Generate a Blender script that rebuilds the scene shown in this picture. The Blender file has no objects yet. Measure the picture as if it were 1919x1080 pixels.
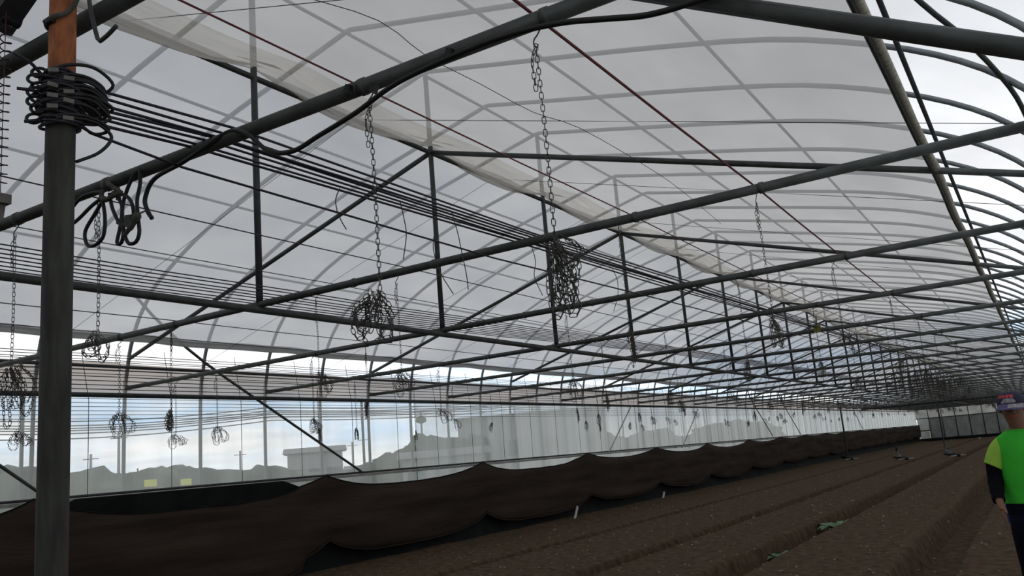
import bpy, bmesh, math, random
import numpy as np
from mathutils import Vector, Matrix, noise as mnoise

random.seed(7); rng = np.random.default_rng(7)
scene = bpy.context.scene
COL = scene.collection

# ------------------------------------------------------------------ camera
FPX = 1608.91
YAW, PITCH, ROLL, CAMH = math.radians(30.8348), math.radians(11.2859), math.radians(-4.8651), 1.5408
def cam_axes():
    f = Vector((-math.sin(YAW)*math.cos(PITCH), math.cos(YAW)*math.cos(PITCH), math.sin(PITCH)))
    r = Vector((math.cos(YAW), math.sin(YAW), 0)); u = r.cross(f)
    c, s = math.cos(ROLL), math.sin(ROLL)
    return c*r + s*u, -s*r + c*u, f
cr, cu, cf = cam_axes()
cam_data = bpy.data.cameras.new('camera'); cam = bpy.data.objects.new('camera', cam_data); COL.objects.link(cam)
cam_data.sensor_width = 36.0; cam_data.lens = FPX/1919*36; cam_data.clip_end = 2000; cam_data.clip_start = 0.05
M = Matrix.Identity(4)
for i in range(3):
    M[i][0] = cr[i]; M[i][1] = cu[i]; M[i][2] = -cf[i]
M[2][3] = CAMH
cam.matrix_world = M
scene.camera = cam

# ------------------------------------------------------------------ sky and exposure
def make_world():
    w = bpy.data.worlds.new('overcast_sky'); scene.world = w; w.use_nodes = True
    nt = w.node_tree; nt.nodes.clear(); N = nt.nodes.new; L = nt.links.new
    tc = N('ShaderNodeTexCoord'); sep = N('ShaderNodeSeparateXYZ'); L(tc.outputs['Generated'], sep.inputs[0])
    zc = N('ShaderNodeMath'); zc.operation = 'MAXIMUM'; L(sep.outputs['Z'], zc.inputs[0]); zc.inputs[1].default_value = 0.0
    za = N('ShaderNodeMath'); za.operation = 'ADD'; L(zc.outputs[0], za.inputs[0]); za.inputs[1].default_value = 0.12
    dx = N('ShaderNodeMath'); dx.operation = 'DIVIDE'; L(sep.outputs['X'], dx.inputs[0]); L(za.outputs[0], dx.inputs[1])
    dy = N('ShaderNodeMath'); dy.operation = 'DIVIDE'; L(sep.outputs['Y'], dy.inputs[0]); L(za.outputs[0], dy.inputs[1])
    cb = N('ShaderNodeCombineXYZ'); L(dx.outputs[0], cb.inputs[0]); L(dy.outputs[0], cb.inputs[1])
    n = N('ShaderNodeTexNoise'); n.inputs['Scale'].default_value = 0.9; n.inputs['Detail'].default_value = 6; n.inputs['Roughness'].default_value = 0.55
    L(cb.outputs[0], n.inputs['Vector'])
    cov = N('ShaderNodeValToRGB'); cov.color_ramp.elements[0].position = 0.38; cov.color_ramp.elements[1].position = 0.60
    L(n.outputs['Fac'], cov.inputs[0])
    grad = N('ShaderNodeValToRGB'); g = grad.color_ramp.elements       # blue of the clear sky by elevation
    g[0].position = 0.0; g[0].color = (1.15, 1.2, 1.22, 1); g[1].position = 0.085; g[1].color = (0.55, 0.86, 1.22, 1)
    e = g.new(1.0); e.color = (0.40, 0.58, 0.95, 1)
    L(sep.outputs['Z'], grad.inputs[0])
    cl = N('ShaderNodeValToRGB'); c = cl.color_ramp.elements           # cloud brightness by elevation
    c[0].position = 0.0; c[0].color = (1.30, 1.28, 1.24, 1); c[1].position = 1.0; c[1].color = (0.66, 0.68, 0.72, 1)
    e = c.new(0.14); e.color = (1.15, 1.15, 1.15, 1); e = c.new(0.42); e.color = (0.80, 0.81, 0.83, 1)
    L(sep.outputs['Z'], cl.inputs[0])
    # overhead the cloud is closed, near the horizon it breaks up
    zf = N('ShaderNodeMapRange'); zf.inputs['From Min'].default_value = 0.07; zf.inputs['From Max'].default_value = 0.13
    L(sep.outputs['Z'], zf.inputs[0])
    mx = N('ShaderNodeMath'); mx.operation = 'MAXIMUM'; L(cov.outputs[0], mx.inputs[0]); L(zf.outputs[0], mx.inputs[1])
    mix = N('ShaderNodeMix'); mix.data_type = 'RGBA'; L(mx.outputs[0], mix.inputs[0]); L(grad.outputs[0], mix.inputs[6]); L(cl.outputs[0], mix.inputs[7])
    n2 = N('ShaderNodeTexNoise'); n2.inputs['Scale'].default_value = 1.7; n2.inputs['Detail'].default_value = 4; L(cb.outputs[0], n2.inputs['Vector'])
    mr = N('ShaderNodeMapRange'); mr.inputs['From Min'].default_value = 0.3; mr.inputs['From Max'].default_value = 0.7
    mr.inputs['To Min'].default_value = 0.84; mr.inputs['To Max'].default_value = 1.14; L(n2.outputs['Fac'], mr.inputs[0])
    mm = N('ShaderNodeMix'); mm.data_type = 'RGBA'; mm.blend_type = 'MULTIPLY'; mm.inputs[0].default_value = 1.0
    L(mix.outputs[2], mm.inputs[6]); L(mr.outputs[0], mm.inputs[7])
    bg = N('ShaderNodeBackground'); L(mm.outputs[2], bg.inputs[0]); bg.inputs[1].default_value = SKY
    out = N('ShaderNodeOutputWorld'); L(bg.outputs[0], out.inputs[0])
SKY = 1.15
make_world()
scene.view_settings.view_transform = 'Standard'; scene.view_settings.look = 'None'
scene.view_settings.gamma = 1.0; scene.view_settings.use_curve_mapping = False
scene.view_settings.exposure = 0.0
scene.cycles.transparent_max_bounces = 24
scene.cycles.max_bounces = 8

# ------------------------------------------------------------------ materials
MAT = {}
def lk(m): return m.node_tree.nodes, m.node_tree.links
def surf(name, color, rough=0.6, metal=0.0, var=0.25, scale=6.0, bump=0.0, bscale=40.0, stretch=(1, 1, 1), color2=None, spec=0.4):
    m = bpy.data.materials.new(name); m.use_nodes = True; n, l = lk(m); b = n['Principled BSDF']
    b.inputs['Roughness'].default_value = rough; b.inputs['Metallic'].default_value = metal
    b.inputs['Specular IOR Level'].default_value = spec
    tc = n.new('ShaderNodeTexCoord'); mp = n.new('ShaderNodeMapping'); mp.inputs['Scale'].default_value = stretch
    l.new(tc.outputs['Object'], mp.inputs[0])
    t = n.new('ShaderNodeTexNoise'); t.inputs['Scale'].default_value = scale; t.inputs['Detail'].default_value = 5
    l.new(mp.outputs[0], t.inputs['Vector'])
    r = n.new('ShaderNodeValToRGB'); l.new(t.outputs['Fac'], r.inputs[0])
    c2 = color2 or tuple(min(1, c*(1+var)) for c in color); c1 = tuple(c*(1-var) for c in color)
    r.color_ramp.elements[0].position = .32; r.color_ramp.elements[0].color = (*c1, 1)
    r.color_ramp.elements[1].position = .68; r.color_ramp.elements[1].color = (*c2, 1)
    l.new(r.outputs[0], b.inputs['Base Color'])
    if bump:
        t2 = n.new('ShaderNodeTexNoise'); t2.inputs['Scale'].default_value = bscale; t2.inputs['Detail'].default_value = 4
        l.new(mp.outputs[0], t2.inputs['Vector'])
        bp = n.new('ShaderNodeBump'); bp.inputs['Strength'].default_value = bump; bp.inputs['Distance'].default_value = 0.02
        l.new(t2.outputs['Fac'], bp.inputs['Height']); l.new(bp.outputs[0], b.inputs['Normal'])
    MAT[name] = m; return m
def film(name, tint, clear0, clear1, body, scale=1.0, stretch=(1, 1, 1), dirt=(0.5, 0.45, 0.38), dirt_amt=0.25):
    """plastic sheet: part of the light passes straight, the rest is scattered through"""
    m = bpy.data.materials.new(name); m.use_nodes = True; n, l = lk(m); n.clear()
    out = n.new('ShaderNodeOutputMaterial')
    tr = n.new('ShaderNodeBsdfTransparent'); tr.inputs[0].default_value = (*tint, 1)
    tl = n.new('ShaderNodeBsdfTranslucent'); df = n.new('ShaderNodeBsdfDiffuse')
    tc = n.new('ShaderNodeTexCoord'); mp = n.new('ShaderNodeMapping'); mp.inputs['Scale'].default_value = stretch
    l.new(tc.outputs['Object'], mp.inputs[0])
    t = n.new('ShaderNodeTexNoise'); t.inputs['Scale'].default_value = scale; t.inputs['Detail'].default_value = 6; t.inputs['Roughness'].default_value = .6
    l.new(mp.outputs[0], t.inputs['Vector'])
    r = n.new('ShaderNodeValToRGB'); l.new(t.outputs['Fac'], r.inputs[0])
    r.color_ramp.elements[0].position = .35; r.color_ramp.elements[1].position = .75
    r.color_ramp.elements[0].color = (*body, 1)
    r.color_ramp.elements[1].color = (*[b*(1-dirt_amt)+d*dirt_amt for b, d in zip(body, dirt)], 1)
    l.new(r.outputs[0], tl.inputs[0]); l.new(r.outputs[0], df.inputs[0])
    m1 = n.new('ShaderNodeMixShader'); m1.inputs[0].default_value = 0.25; l.new(tl.outputs[0], m1.inputs[1]); l.new(df.outputs[0], m1.inputs[2])
    mr = n.new('ShaderNodeMapRange'); mr.inputs['From Min'].default_value = .3; mr.inputs['From Max'].default_value = .7
    mr.inputs['To Min'].default_value = clear0; mr.inputs['To Max'].default_value = clear1; l.new(t.outputs['Fac'], mr.inputs[0])
    m2 = n.new('ShaderNodeMixShader'); l.new(mr.outputs[0], m2.inputs[0]); l.new(m1.outputs[0], m2.inputs[1]); l.new(tr.outputs[0], m2.inputs[2])
    l.new(m2.outputs[0], out.inputs[0]); MAT[name] = m; return m

surf('galvanised', (0.070, 0.076, 0.075), .5, .35, .25, 9, .1, 60)
surf('rib_steel', (0.17, 0.19, 0.20), .5, .35, .2, 9)
surf('dark_steel', (0.045, 0.05, 0.05), .55, .3, .3, 9)
surf('pale_steel', (0.42, 0.42, 0.41), .5, .2, .2, 9)
surf('column_paint', (0.040, 0.042, 0.036), .7, .0, .45, 5, .2, 40, (6, 6, 1))
surf('rust', (0.34, 0.115, 0.045), .8, .0, .35, 14, .25, 50, (2, 2, 1))
surf('black_rubber', (0.012, 0.012, 0.014), .5, 0, .3, 20)
surf('purple_black', (0.020, 0.016, 0.028), .5, 0, .3, 20)
surf('red_rope', (0.15, 0.028, 0.036), .7, 0, .3, 60)
surf('thin_wire', (0.05, 0.045, 0.05), .6, .2, .2, 20)
surf('chain_steel', (0.075, 0.072, 0.068), .55, .5, .35, 60)
surf('chain_rusty', (0.090, 0.080, 0.065), .6, .4, .35, 60)
surf('grey_clip', (0.16, 0.15, 0.14), .6, 0, .2, 30)
surf('old_cloth', (0.33, 0.31, 0.26), .9, 0, .3, 30)
surf('dull_rag', (0.085, 0.082, 0.07), .9, 0, .3, 30)
surf('brown_cloth', (0.045, 0.032, 0.025), .95, 0, .32, 1.0, .5, 9, (1, .4, 5), spec=.1)
surf('black_sheet', (0.009, 0.010, 0.010), .8, 0, .3, 3, .3, 6, spec=.12)
surf('soil', (0.088, 0.060, 0.037), .95, 0, .38, 7.0, .8, 60, spec=.08)
surf('soil_clod', (0.25, 0.20, 0.15), .95, 0, .4, 8, spec=.1)
surf('weed', (0.10, 0.20, 0.09), .6, 0, .3, 9)
surf('white_plastic', (0.62, 0.61, 0.57), .5, 0, .1, 9)
surf('yellow_tag', (0.20, 0.18, 0.03), .6, 0, .2, 9)
surf('skin', (0.22, 0.105, 0.07), .55, 0, .12, 9)
surf('shirt_green', (0.05, 0.50, 0.04), .75, 0, .12, 4, .25, 12, spec=.2)
surf('shirt_lime', (0.32, 0.55, 0.07), .75, 0, .12, 4, .25, 12, spec=.2)
surf('sleeve_black', (0.006, 0.006, 0.008), .9, 0, .2, 12, .2, 20, spec=.08)
surf('trousers_navy', (0.006, 0.007, 0.015), .9, 0, .2, 6, .3, 12, spec=.08)
surf('blue_stripe', (0.06, 0.08, 0.34), .8, 0, .1, 6)
surf('cap_navy', (0.022, 0.022, 0.055), .8, 0, .2, 9)
surf('cap_grey', (0.30, 0.28, 0.30), .8, 0, .35, 40)
surf('cap_red', (0.55, 0.06, 0.07), .7, 0, .1, 9)
surf('cap_purple', (0.10, 0.085, 0.20), .8, 0, .3, 30)
surf('hair_black', (0.012, 0.010, 0.009), .6, 0, .2, 50)
surf('shoe_black', (0.03, 0.03, 0.03), .6, 0, .2, 9)
surf('leaf_dark', (0.045, 0.065, 0.040), .8, 0, .45, 1.2)
surf('leaf_mid', (0.065, 0.085, 0.052), .8, 0, .45, 1.2)
surf('bark', (0.10, 0.08, 0.06), .9, 0, .3, 8)
surf('field', (0.10, 0.15, 0.06), .95, 0, .35, .15)
surf('building_grey', (0.33, 0.33, 0.34), .8, 0, .12, .5)
surf('building_roof', (0.20, 0.19, 0.19), .8, 0, .15, .5)
surf('building_pane', (0.08, 0.09, 0.11), .3, 0, .15, .5)
surf('concrete_pole', (0.24, 0.24, 0.23), .8, 0, .15, 3)
surf('sign_yellow', (0.80, 0.80, 0.10), .7, 0, .08, 3)
surf('panel_grey', (0.24, 0.26, 0.24), .7, 0, .25, 1.5)
surf('panel_white', (0.62, 0.64, 0.62), .6, 0, .12, 1.5)

film('roof_film', (0.96, 0.97, 0.99), .76, .86, (0.62, 0.64, 0.66), .8)
film('screen_left_film', (0.97, 0.985, 1.0), .19, .29, (0.445, 0.45, 0.458), 1.4, (1, .5, 1), dirt_amt=.22)
film('screen_right_film', (1.0, 0.99, 0.98), .18, .28, (0.465, 0.46, 0.45), 1.6, (1, .45, 1), dirt_amt=.25)
film('dirty_fold_film', (0.97, 0.95, 0.91), .13, .28, (0.39, 0.375, 0.345), 2.2, (6, .5, 3), dirt=(.26, .23, .17), dirt_amt=.6)
film('hem_film', (0.9, 0.9, 0.9), .10, .20, (0.42, 0.42, 0.42), 5)
film('band_film', (0.92, 0.87, 0.84), .10, .22, (0.50, 0.44, 0.41), 2.5, (1, .6, 2), dirt=(.28, .18, .13), dirt_amt=.5)
film('end_film', (0.95, 0.97, 0.97), .03, .08, (0.17, 0.175, 0.17), 1)
film('side_clear_film', (0.96, 0.985, 1.0), .43, .54, (0.74, 0.75, 0.75), 1.6, (1, 2.2, .25), dirt_amt=.1)
film('side_half_painted_haze_film', (0.96, 0.985, 1.0), .22, .42, (0.68, 0.70, 0.71), 1.6, (1, 2.0, .1), dirt_amt=.15)  # halfway step to the slanting-view haze, put into the film colour
film('side_painted_haze_film', (0.94, 0.97, 1.0), .02, .22, (0.74, 0.755, 0.77), 1.5, (1, 1.4, .05), dirt_amt=.25)  # haze of a slanting view through film, put into its colour and opacity

# ------------------------------------------------------------------ helpers
class MB:
    def __init__(s): s.v = []; s.f = []; s.mi = []; s.cur = 0
    def add(s, vs, fs):
        o = len(s.v); s.v.extend([tuple(p) for p in vs]); s.f.extend([tuple(i+o for i in f) for f in fs]); s.mi.extend([s.cur]*len(fs)); return s
    def tube(s, pts, r, n=8, caps=True, closed=False):
        P = [Vector(p) for p in pts]; k = len(P); R = list(r) if hasattr(r, '__len__') else [r]*k
        T = []
        for i in range(k):
            a = P[(i-1) % k] if (closed or i > 0) else P[0]; b = P[(i+1) % k] if (closed or i < k-1) else P[-1]
            t = b-a; T.append(t.normalized() if t.length > 1e-9 else Vector((0, 0, 1)))
        up = Vector((0, 0, 1)) if abs(T[0].z) < .9 else Vector((1, 0, 0))
        x = T[0].cross(up).normalized(); vs = []; 
        for i in range(k):
            x = x - T[i]*x.dot(T[i]); x.normalize(); y = T[i].cross(x)
            for j in range(n):
                a = 2*math.pi*j/n; vs.append(P[i] + (x*math.cos(a) + y*math.sin(a))*R[i])
        fs = []
        for i in range(k if closed else k-1):
            i2 = (i+1) % k
            for j in range(n):
                j2 = (j+1) % n; fs.append((i*n+j, i*n+j2, i2*n+j2, i2*n+j))
        if caps and not closed:
            fs.append(tuple(range(n-1, -1, -1))); fs.append(tuple((k-1)*n+j for j in range(n)))
        return s.add(vs, fs)
    def box(s, c, h, rot=None):
        vs = [Vector((sx*h[0], sy*h[1], sz*h[2])) for sx in (-1, 1) for sy in (-1, 1) for sz in (-1, 1)]
        if rot is not None: vs = [rot @ v for v in vs]
        c = Vector(c); vs = [v+c for v in vs]
        return s.add(vs, [(0, 1, 3, 2), (4, 6, 7, 5), (0, 4, 5, 1), (2, 3, 7, 6), (0, 2, 6, 4), (1, 5, 7, 3)])
    def loft(s, rings, caps=True):
        n = len(rings[0]); vs = [p for r_ in rings for p in r_]; fs = []
        for i in range(len(rings)-1):
            for j in range(n):
                j2 = (j+1) % n; fs.append((i*n+j, i*n+j2, (i+1)*n+j2, (i+1)*n+j))
        if caps: fs.append(tuple(range(n-1, -1, -1))); fs.append(tuple((len(rings)-1)*n+j for j in range(n)))
        return s.add(vs, fs)
    def grid(s, G):
        """G[i][j] points"""
        a = len(G); b = len(G[0]); vs = [p for row in G for p in row]
        return s.add(vs, [(i*b+j, i*b+j+1, (i+1)*b+j+1, (i+1)*b+j) for i in range(a-1) for j in range(b-1)])
    def mesh(s, name, mats, smooth=True):
        me = bpy.data.meshes.new(name); me.from_pydata(s.v, [], s.f)
        for m in (mats if isinstance(mats, (list, tuple)) else [mats]): me.materials.append(MAT[m])
        if len(set(s.mi)) > 1: me.polygons.foreach_set('material_index', s.mi)
        if smooth: me.polygons.foreach_set('use_smooth', [True]*len(me.polygons))
        me.update(); return me
    def build(s, name, mats, parent=None, smooth=True):
        return obj(name, s.mesh(name, mats, smooth), parent)
def obj(name, me, parent=None, loc=None):
    o = bpy.data.objects.new(name, me); COL.objects.link(o)
    if parent is not None: o.parent = parent
    if loc is not None: o.location = loc
    return o
def tag(o, label=None, cat=None, group=None, kind=None):
    if label: o['label'] = label
    if cat: o['category'] = cat
    if group: o['group'] = group
    if kind: o['kind'] = kind
    return o
def empty(name, loc=(0, 0, 0), label=None, cat=None, group=None, kind=None):
    o = bpy.data.objects.new(name, None); COL.objects.link(o); o.location = loc; o.empty_display_size = .1
    return tag(o, label, cat, group, kind)
def autosmooth(o, ang=35):
    me = o.data
    bm = bmesh.new(); bm.from_mesh(me)
    for e in bm.edges:
        if len(e.link_faces) == 2 and e.calc_face_angle(0) > math.radians(ang): e.smooth = False
    bm.to_mesh(me); bm.free()
def spline(pts, n=8):
    """Catmull-Rom through the points"""
    P = [Vector(p) for p in pts]; P = [P[0]*2-P[1]] + P + [P[-1]*2-P[-2]]; out = []
    for i in range(1, len(P)-2):
        a, b, c, d = P[i-1], P[i], P[i+1], P[i+2]
        for k in range(n):
            t = k/n; out.append(.5*((2*b)+(c-a)*t+(2*a-5*b+4*c-d)*t*t+(3*b-a-3*c+d)*t**3))
    out.append(P[-2]); return out
def nz(x, y, z=0.0): return mnoise.noise(Vector((x, y, z)))

# ------------------------------------------------------------------ the greenhouse frame in numbers
S = 2.5; Y0 = 2.3
def TY(i): return Y0 + i*S
XK, ZCH, ZP, ZR = -5.25, 2.94, 4.92, 5.86
XL, XR = -10.66, 0.66
LAST = 35; YEND = TY(LAST) + 0.3; YNEAR = TY(-3)
RIB = [(-10.68, 0), (-10.68, 1.5), (-10.66, 2.83), (-10.60, 3.2), (-10.53, 3.5), (-10.38, 3.82), (-10.18, 4.08), (-9.95, 4.30), (-9.2, 4.72), (-8.3, 5.07), (-7.19, 5.42),
       (-6.23, 5.65), (-5.45, 5.83), (-5.25, 5.87), (-5.05, 5.83), (-3.86, 5.56), (-2.6, 5.27), (-1.51, 4.98), (-.67, 4.64), (-.1, 4.31), (.28, 3.96), (.5, 3.6), (.62, 3.2), (.66, 2.83), (.68, 1.5), (.68, 0)]
RX = np.array([p[0] for p in RIB[1:-1]]); RZ = np.array([p[1] for p in RIB[1:-1]])
def ribz(x): return float(np.interp(x, RX, RZ))
def rafter_z(x): return 4.95 - .297*abs(x - XK)

# ------------------------------------------------------------------ floor, outside ground
def furrow_depth(x, y):
    d = 0.0
    for fx, w, dep in ((-1.46, .34, .30), (-3.62, .27, .27), (-5.5, .19, .17), (-7.82, .15, .12), (0.75, .25, .2)):
        c = fx + .05*nz(y*.13, fx*3.1) + .012*nz(y*1.1, fx)
        t = abs(x-c)/w
        d -= dep*min(1, 1.5*max(0, 1-t**2.2)) if t < 1 else 0
        if 1 <= t < 1.9: d += .022*math.sin((t-1)/.9*math.pi)
    return d
def make_floor():
    xs = np.array(sorted(set(np.round(np.concatenate([np.arange(-10.75, 1.0, .075)] + [np.arange(fx-.46, fx+.46, .03) for fx in (-1.46, -3.62)] + [np.arange(fx-.3, fx+.3, .03) for fx in (-5.5, -7.82)]), 3))))
    ys = np.concatenate([np.arange(-5.2, 8, .22), np.arange(8, 20, .085), np.arange(20, 40, .22), np.arange(40, YEND+.3, .8)])
    G = []
    for x in xs:
        row = []
        for y in ys:
            z = furrow_depth(x, y)
            if y < 45: z += .010*nz(x*1.0, y*.5) + .004*nz(x*5, y*5) + (.006*nz(x*13, y*13) if y < 25 else 0)
            if x < -9.6: z += .05*min(1, (-9.6-x)/.9)*(1+.5*nz(y*.7, 3))
            row.append((x, y, z))
        G.append(row)
    f = MB().grid(G).build('floor', 'soil'); tag(f, kind='structure')
    m = MB()
    for k in range(3400):
        y = 8.2 + 26*random.random()**1.8; x = -9.9 + 9.7*random.random()
        r = (.004+.012*random.random()**3)*(1+y*.015); z = furrow_depth(x, y) + r*.4
        m.box((x, y, z-r*.1), (r, r*(.6+.6*random.random()), r*(.3+.3*random.random())), Matrix.Rotation(random.random()*6, 3, 'Z') @ Matrix.Rotation(random.random()*2, 3, 'X'))
    c = m.build('soil_clods', 'soil_clod', f); tag(c, 'small crumbs of dry soil scattered over the beds', kind='stuff')
    # earth heaped by the skirt
    g = MB().grid([[(x, y, -.35) for y in (-120, 300)] for x in (-400, 200)]).build('outside_ground', 'field'); tag(g, kind='structure')
make_floor()

# ------------------------------------------------------------------ roof: outer film, ribs, purlins
def roof():
    prof = spline([(p[0]*1.0 + (-.03 if p[0] < XK else .03), 0, p[1]+.03) for p in RIB[4:-4]], 4)
    ys = np.arange(YNEAR-1, YEND+.4, S/8)
    G = [[(p.x, y, p.z - .03*(1-abs(math.cos(math.pi*(y-Y0)/(S/2))))) for y in ys] for p in prof]
    c = MB().grid(G).build('ceiling', 'roof_film'); tag(c, 'clear plastic roof film stretched over the arched ribs', kind='structure')
    path = spline([(x, 0, z) for x, z in RIB], 3)
    me = MB().tube(path, .026, 8).mesh('arch_rib', 'rib_steel')
    for k in range(-4, LAST*2+1):
        if k % 2 == 0 and k/2 == LAST: pass
        obj('arch_rib', me, c, (0, TY(k/2), 0))
    for x in (-6.95, -8.35, -9.5, XK, -3.7, -2.05, -.50):
        z = ribz(x) - .042
        MB().tube([(x, YNEAR, z), (x, YEND, z)], .017 if x < -.6 else .021, 8).build('purlin', 'rib_steel' if x < -.6 else 'dark_steel', c)
    MB().tube(spline([(-.62, 5.0, 4.58), (-.24, 6.2, 4.37), (-.04, 6.64, 4.22), (.19, 7.34, 4.01), (.30, 8.1, 3.88), (.45, 9.4, 3.62)], 4), .02, 8).build('roof_brace', 'dark_steel', c)
    return c
CEIL = roof()

# ------------------------------------------------------------------ left wall
def wall_left():
    XF = -10.60
    def sheet(y0, y1, z0, z1, dy=.16):
        ys = np.arange(y0, y1+dy*.5, dy); zs = np.linspace(z0, z1, 5)
        return [[(XF + .018*math.cos(math.pi*2*(y-Y0)/(S/2)) + .02*nz(y*2.2, z*.5), y, z) for y in ys] for z in zs]
    m = MB(); m.grid(sheet(YNEAR, 13.6, 0.0, 2.83)); m.cur = 1; m.grid(sheet(13.55, 17.4, 0.0, 2.83)); m.cur = 2; m.grid(sheet(17.35, YEND, 0.0, 2.83, .22))  # farther sheets carry the painted haze of the slanting view
    w = m.build('wall_left', ['side_clear_film', 'side_half_painted_haze_film', 'side_painted_haze_film']); tag(w, 'clear plastic side film with the field showing through', kind='structure')
    MB().tube([(-10.55, YNEAR, 2.83), (-10.55, YEND, 2.83)], .033, 10).build('roll_up_pipe', 'dark_steel', w)
    MB().tube([(-10.58, YNEAR, 3.22), (-10.58, YEND, 3.22)], .022, 10).build('eave_pipe', 'dark_steel', w)
    MB().tube([(-10.57, YNEAR, 1.545), (-10.57, YEND, 1.545)], .018, 8).build('base_rail', 'dark_steel', w)
    MB().box((-10.585, (YNEAR+YEND)/2, 1.50), (.006, (YEND-YNEAR)/2, .022)).build('pale_batten', 'pale_steel', w)
    ys = np.arange(YNEAR, YEND, .2)
    MB().grid([[(-10.62 + .02*nz(y*1.7, z*2), y, z + (.03*nz(y*.8, 9) if z > 3.2 else 0)) for y in ys] for z in (2.84, 2.95, 3.08, 3.2, 3.27)]).build('rolled_film_band', 'band_film', w)
    for i, (a, b, mt, r) in enumerate((((2.6, 4.15), (6.2, 1.54), 'galvanised', .021), ((7.05, 4.12), (11.93, 1.54), 'galvanised', .021), ((24.06, 2.85), (22.18, 1.54), 'pale_steel', .018),
                        ((29.84, 2.75), (27.83, 1.46), 'pale_steel', .018), ((35.9, 3.6), (39.2, 1.6), 'galvanised', .02), ((41.0, 3.5), (44.3, 1.6), 'galvanised', .02), ((58, 3.5), (61.4, 1.6), 'galvanised', .02))):
        P = []
        for t in np.linspace(0, 1, 14):
            y = a[0]+(b[0]-a[0])*t; z = a[1]+(b[1]-a[1])*t
            x = float(np.interp(z, RZ[:9], RX[:9])) + .05
            P.append((max(x, -10.54), y, z))
        MB().tube(P, r, 8).build('wind_brace', mt, w)
    for k in (1.5, 4, 6.5, 9, 11.5, 14):
        MB().tube([(-10.74, TY(k)-.09, 0), (-10.74, TY(k)-.09, 2.83)], .024, 8).build('stub_post', 'galvanised', w)
    for k in range(1, 26):       # pull cords of the roll-up side
        y = TY(k*.5+1.25) + .12*nz(k, 4); 
        MB().tube([(-10.50, y-.12, 3.45), (-10.50, y, 2.75), (-10.53, y+.02, 1.56)], .0045, 5).build('pull_cord', 'thin_wire', w)
    return w
WALLL = wall_left()

def wall_right():
    ys = np.arange(YNEAR, YEND, .5)
    m = MB().grid([[(.72, y, z) for y in ys] for z in (0, .7, 1.5, 2.2, 2.83, 3.3)])
    w = m.build('wall_right', 'side_painted_haze_film'); tag(w, kind='structure')
    MB().tube([(.64, YNEAR, 1.545), (.64, YEND, 1.545)], .018, 8).build('base_rail', 'dark_steel', w)
    MB().tube([(.62, YNEAR, 3.22), (.62, YEND, 3.22)], .022, 8).build('eave_pipe', 'dark_steel', w)
wall_right()

def end_wall(name, y, far):
    m = MB()
    for i in range(2, len(RIB)-3):
        x0, z0 = RIB[i]; x1, z1 = RIB[i+1]
        if x1 <= x0: continue
        zl = 2.05 if far else 0
        m.add([(x0, y, zl), (x1, y, zl), (x1, y, z1), (x0, y, z0)], [(0, 1, 2, 3)])
    w = m.build(name, 'end_film', smooth=False); tag(w, kind='structure')
    if far:
        xs = np.linspace(XL, XR, 11)
        for i in range(10):
            if i == 0: continue
            a, b = xs[i], xs[i+1]
            MB().box(((a+b)/2, y-.03, 1.17), ((b-a)/2-.02, .02, .93)).build('wall_panel', 'panel_grey', w, False)
        for x in xs[1:-1]:
            MB().tube([(x, y-.08, 0), (x, y-.08, 5.0 if abs(x-XK) < 3 else 3.4)], .04, 8).build('end_post', 'galvanised', w)
        MB().box((XK, y-.06, 2.12), (5.35, .03, .04)).build('cross_rail', 'galvanised', w, False)
        MB().box((XK, y-.10, .12), (5.35, .06, .14)).build('base_board', 'black_sheet', w, False)
        d = MB().box((-10.05, y-.06, 1.55), (.50, .03, .55)).build('door_1', 'panel_white', None, False); tag(d, 'pale door panel in the far end wall', kind='structure')
        MB().box((-10.05, y-.06, .48), (.42, .03, .42)).build('lower_panel', 'panel_white', d, False)
        MB().tube([(-9.52, y-.1, 0), (-9.52, y-.1, 2.3)], .045, 8).build('door_post', 'dark_steel', d)
        MB().box((-10.05, y-.1, .98), (.5, .03, .05)).build('door_rail', 'dark_steel', d, False)
end_wall('wall_far', YEND, True)
end_wall('wall_near', YNEAR-.6, False)

# ------------------------------------------------------------------ roof trusses
def me_tube(name, pts, r, mat, n=10): return MB().tube(pts, r, n).mesh(name, mat)
ME_CH = me_tube('bottom_chord', [(XL+.03, 0, ZCH), (XR-.02, 0, ZCH)], .029, 'galvanised', 12)
ME_KP = me_tube('king_post', [(XK, 0, ZCH), (XK, 0, ZR)], .028, 'galvanised', 10)
ME_RL = me_tube('rafter', [(XK, 0, ZP), (XL+.12, 0, rafter_z(XL))], .027, 'galvanised', 10)
ME_RR = me_tube('rafter', [(XK, 0, ZP), (XR-.1, 0, rafter_z(XR))], .027, 'galvanised', 10)
ME_CL = me_tube('pipe_collar', [(0, 0, 0), (.025, 0, 0)], .0335, 'galvanised', 10)
ORD = ['nearest', 'second', 'third', 'fourth', 'fifth', 'sixth', 'seventh', 'eighth', 'ninth', 'tenth', 'eleventh', 'twelfth', 'thirteenth', 'fourteenth', 'fifteenth', 'sixteenth', 'seventeenth', 'eighteenth', 'nineteenth', 'twentieth']
NTH = ['first'] + ORD[1:]
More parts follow.
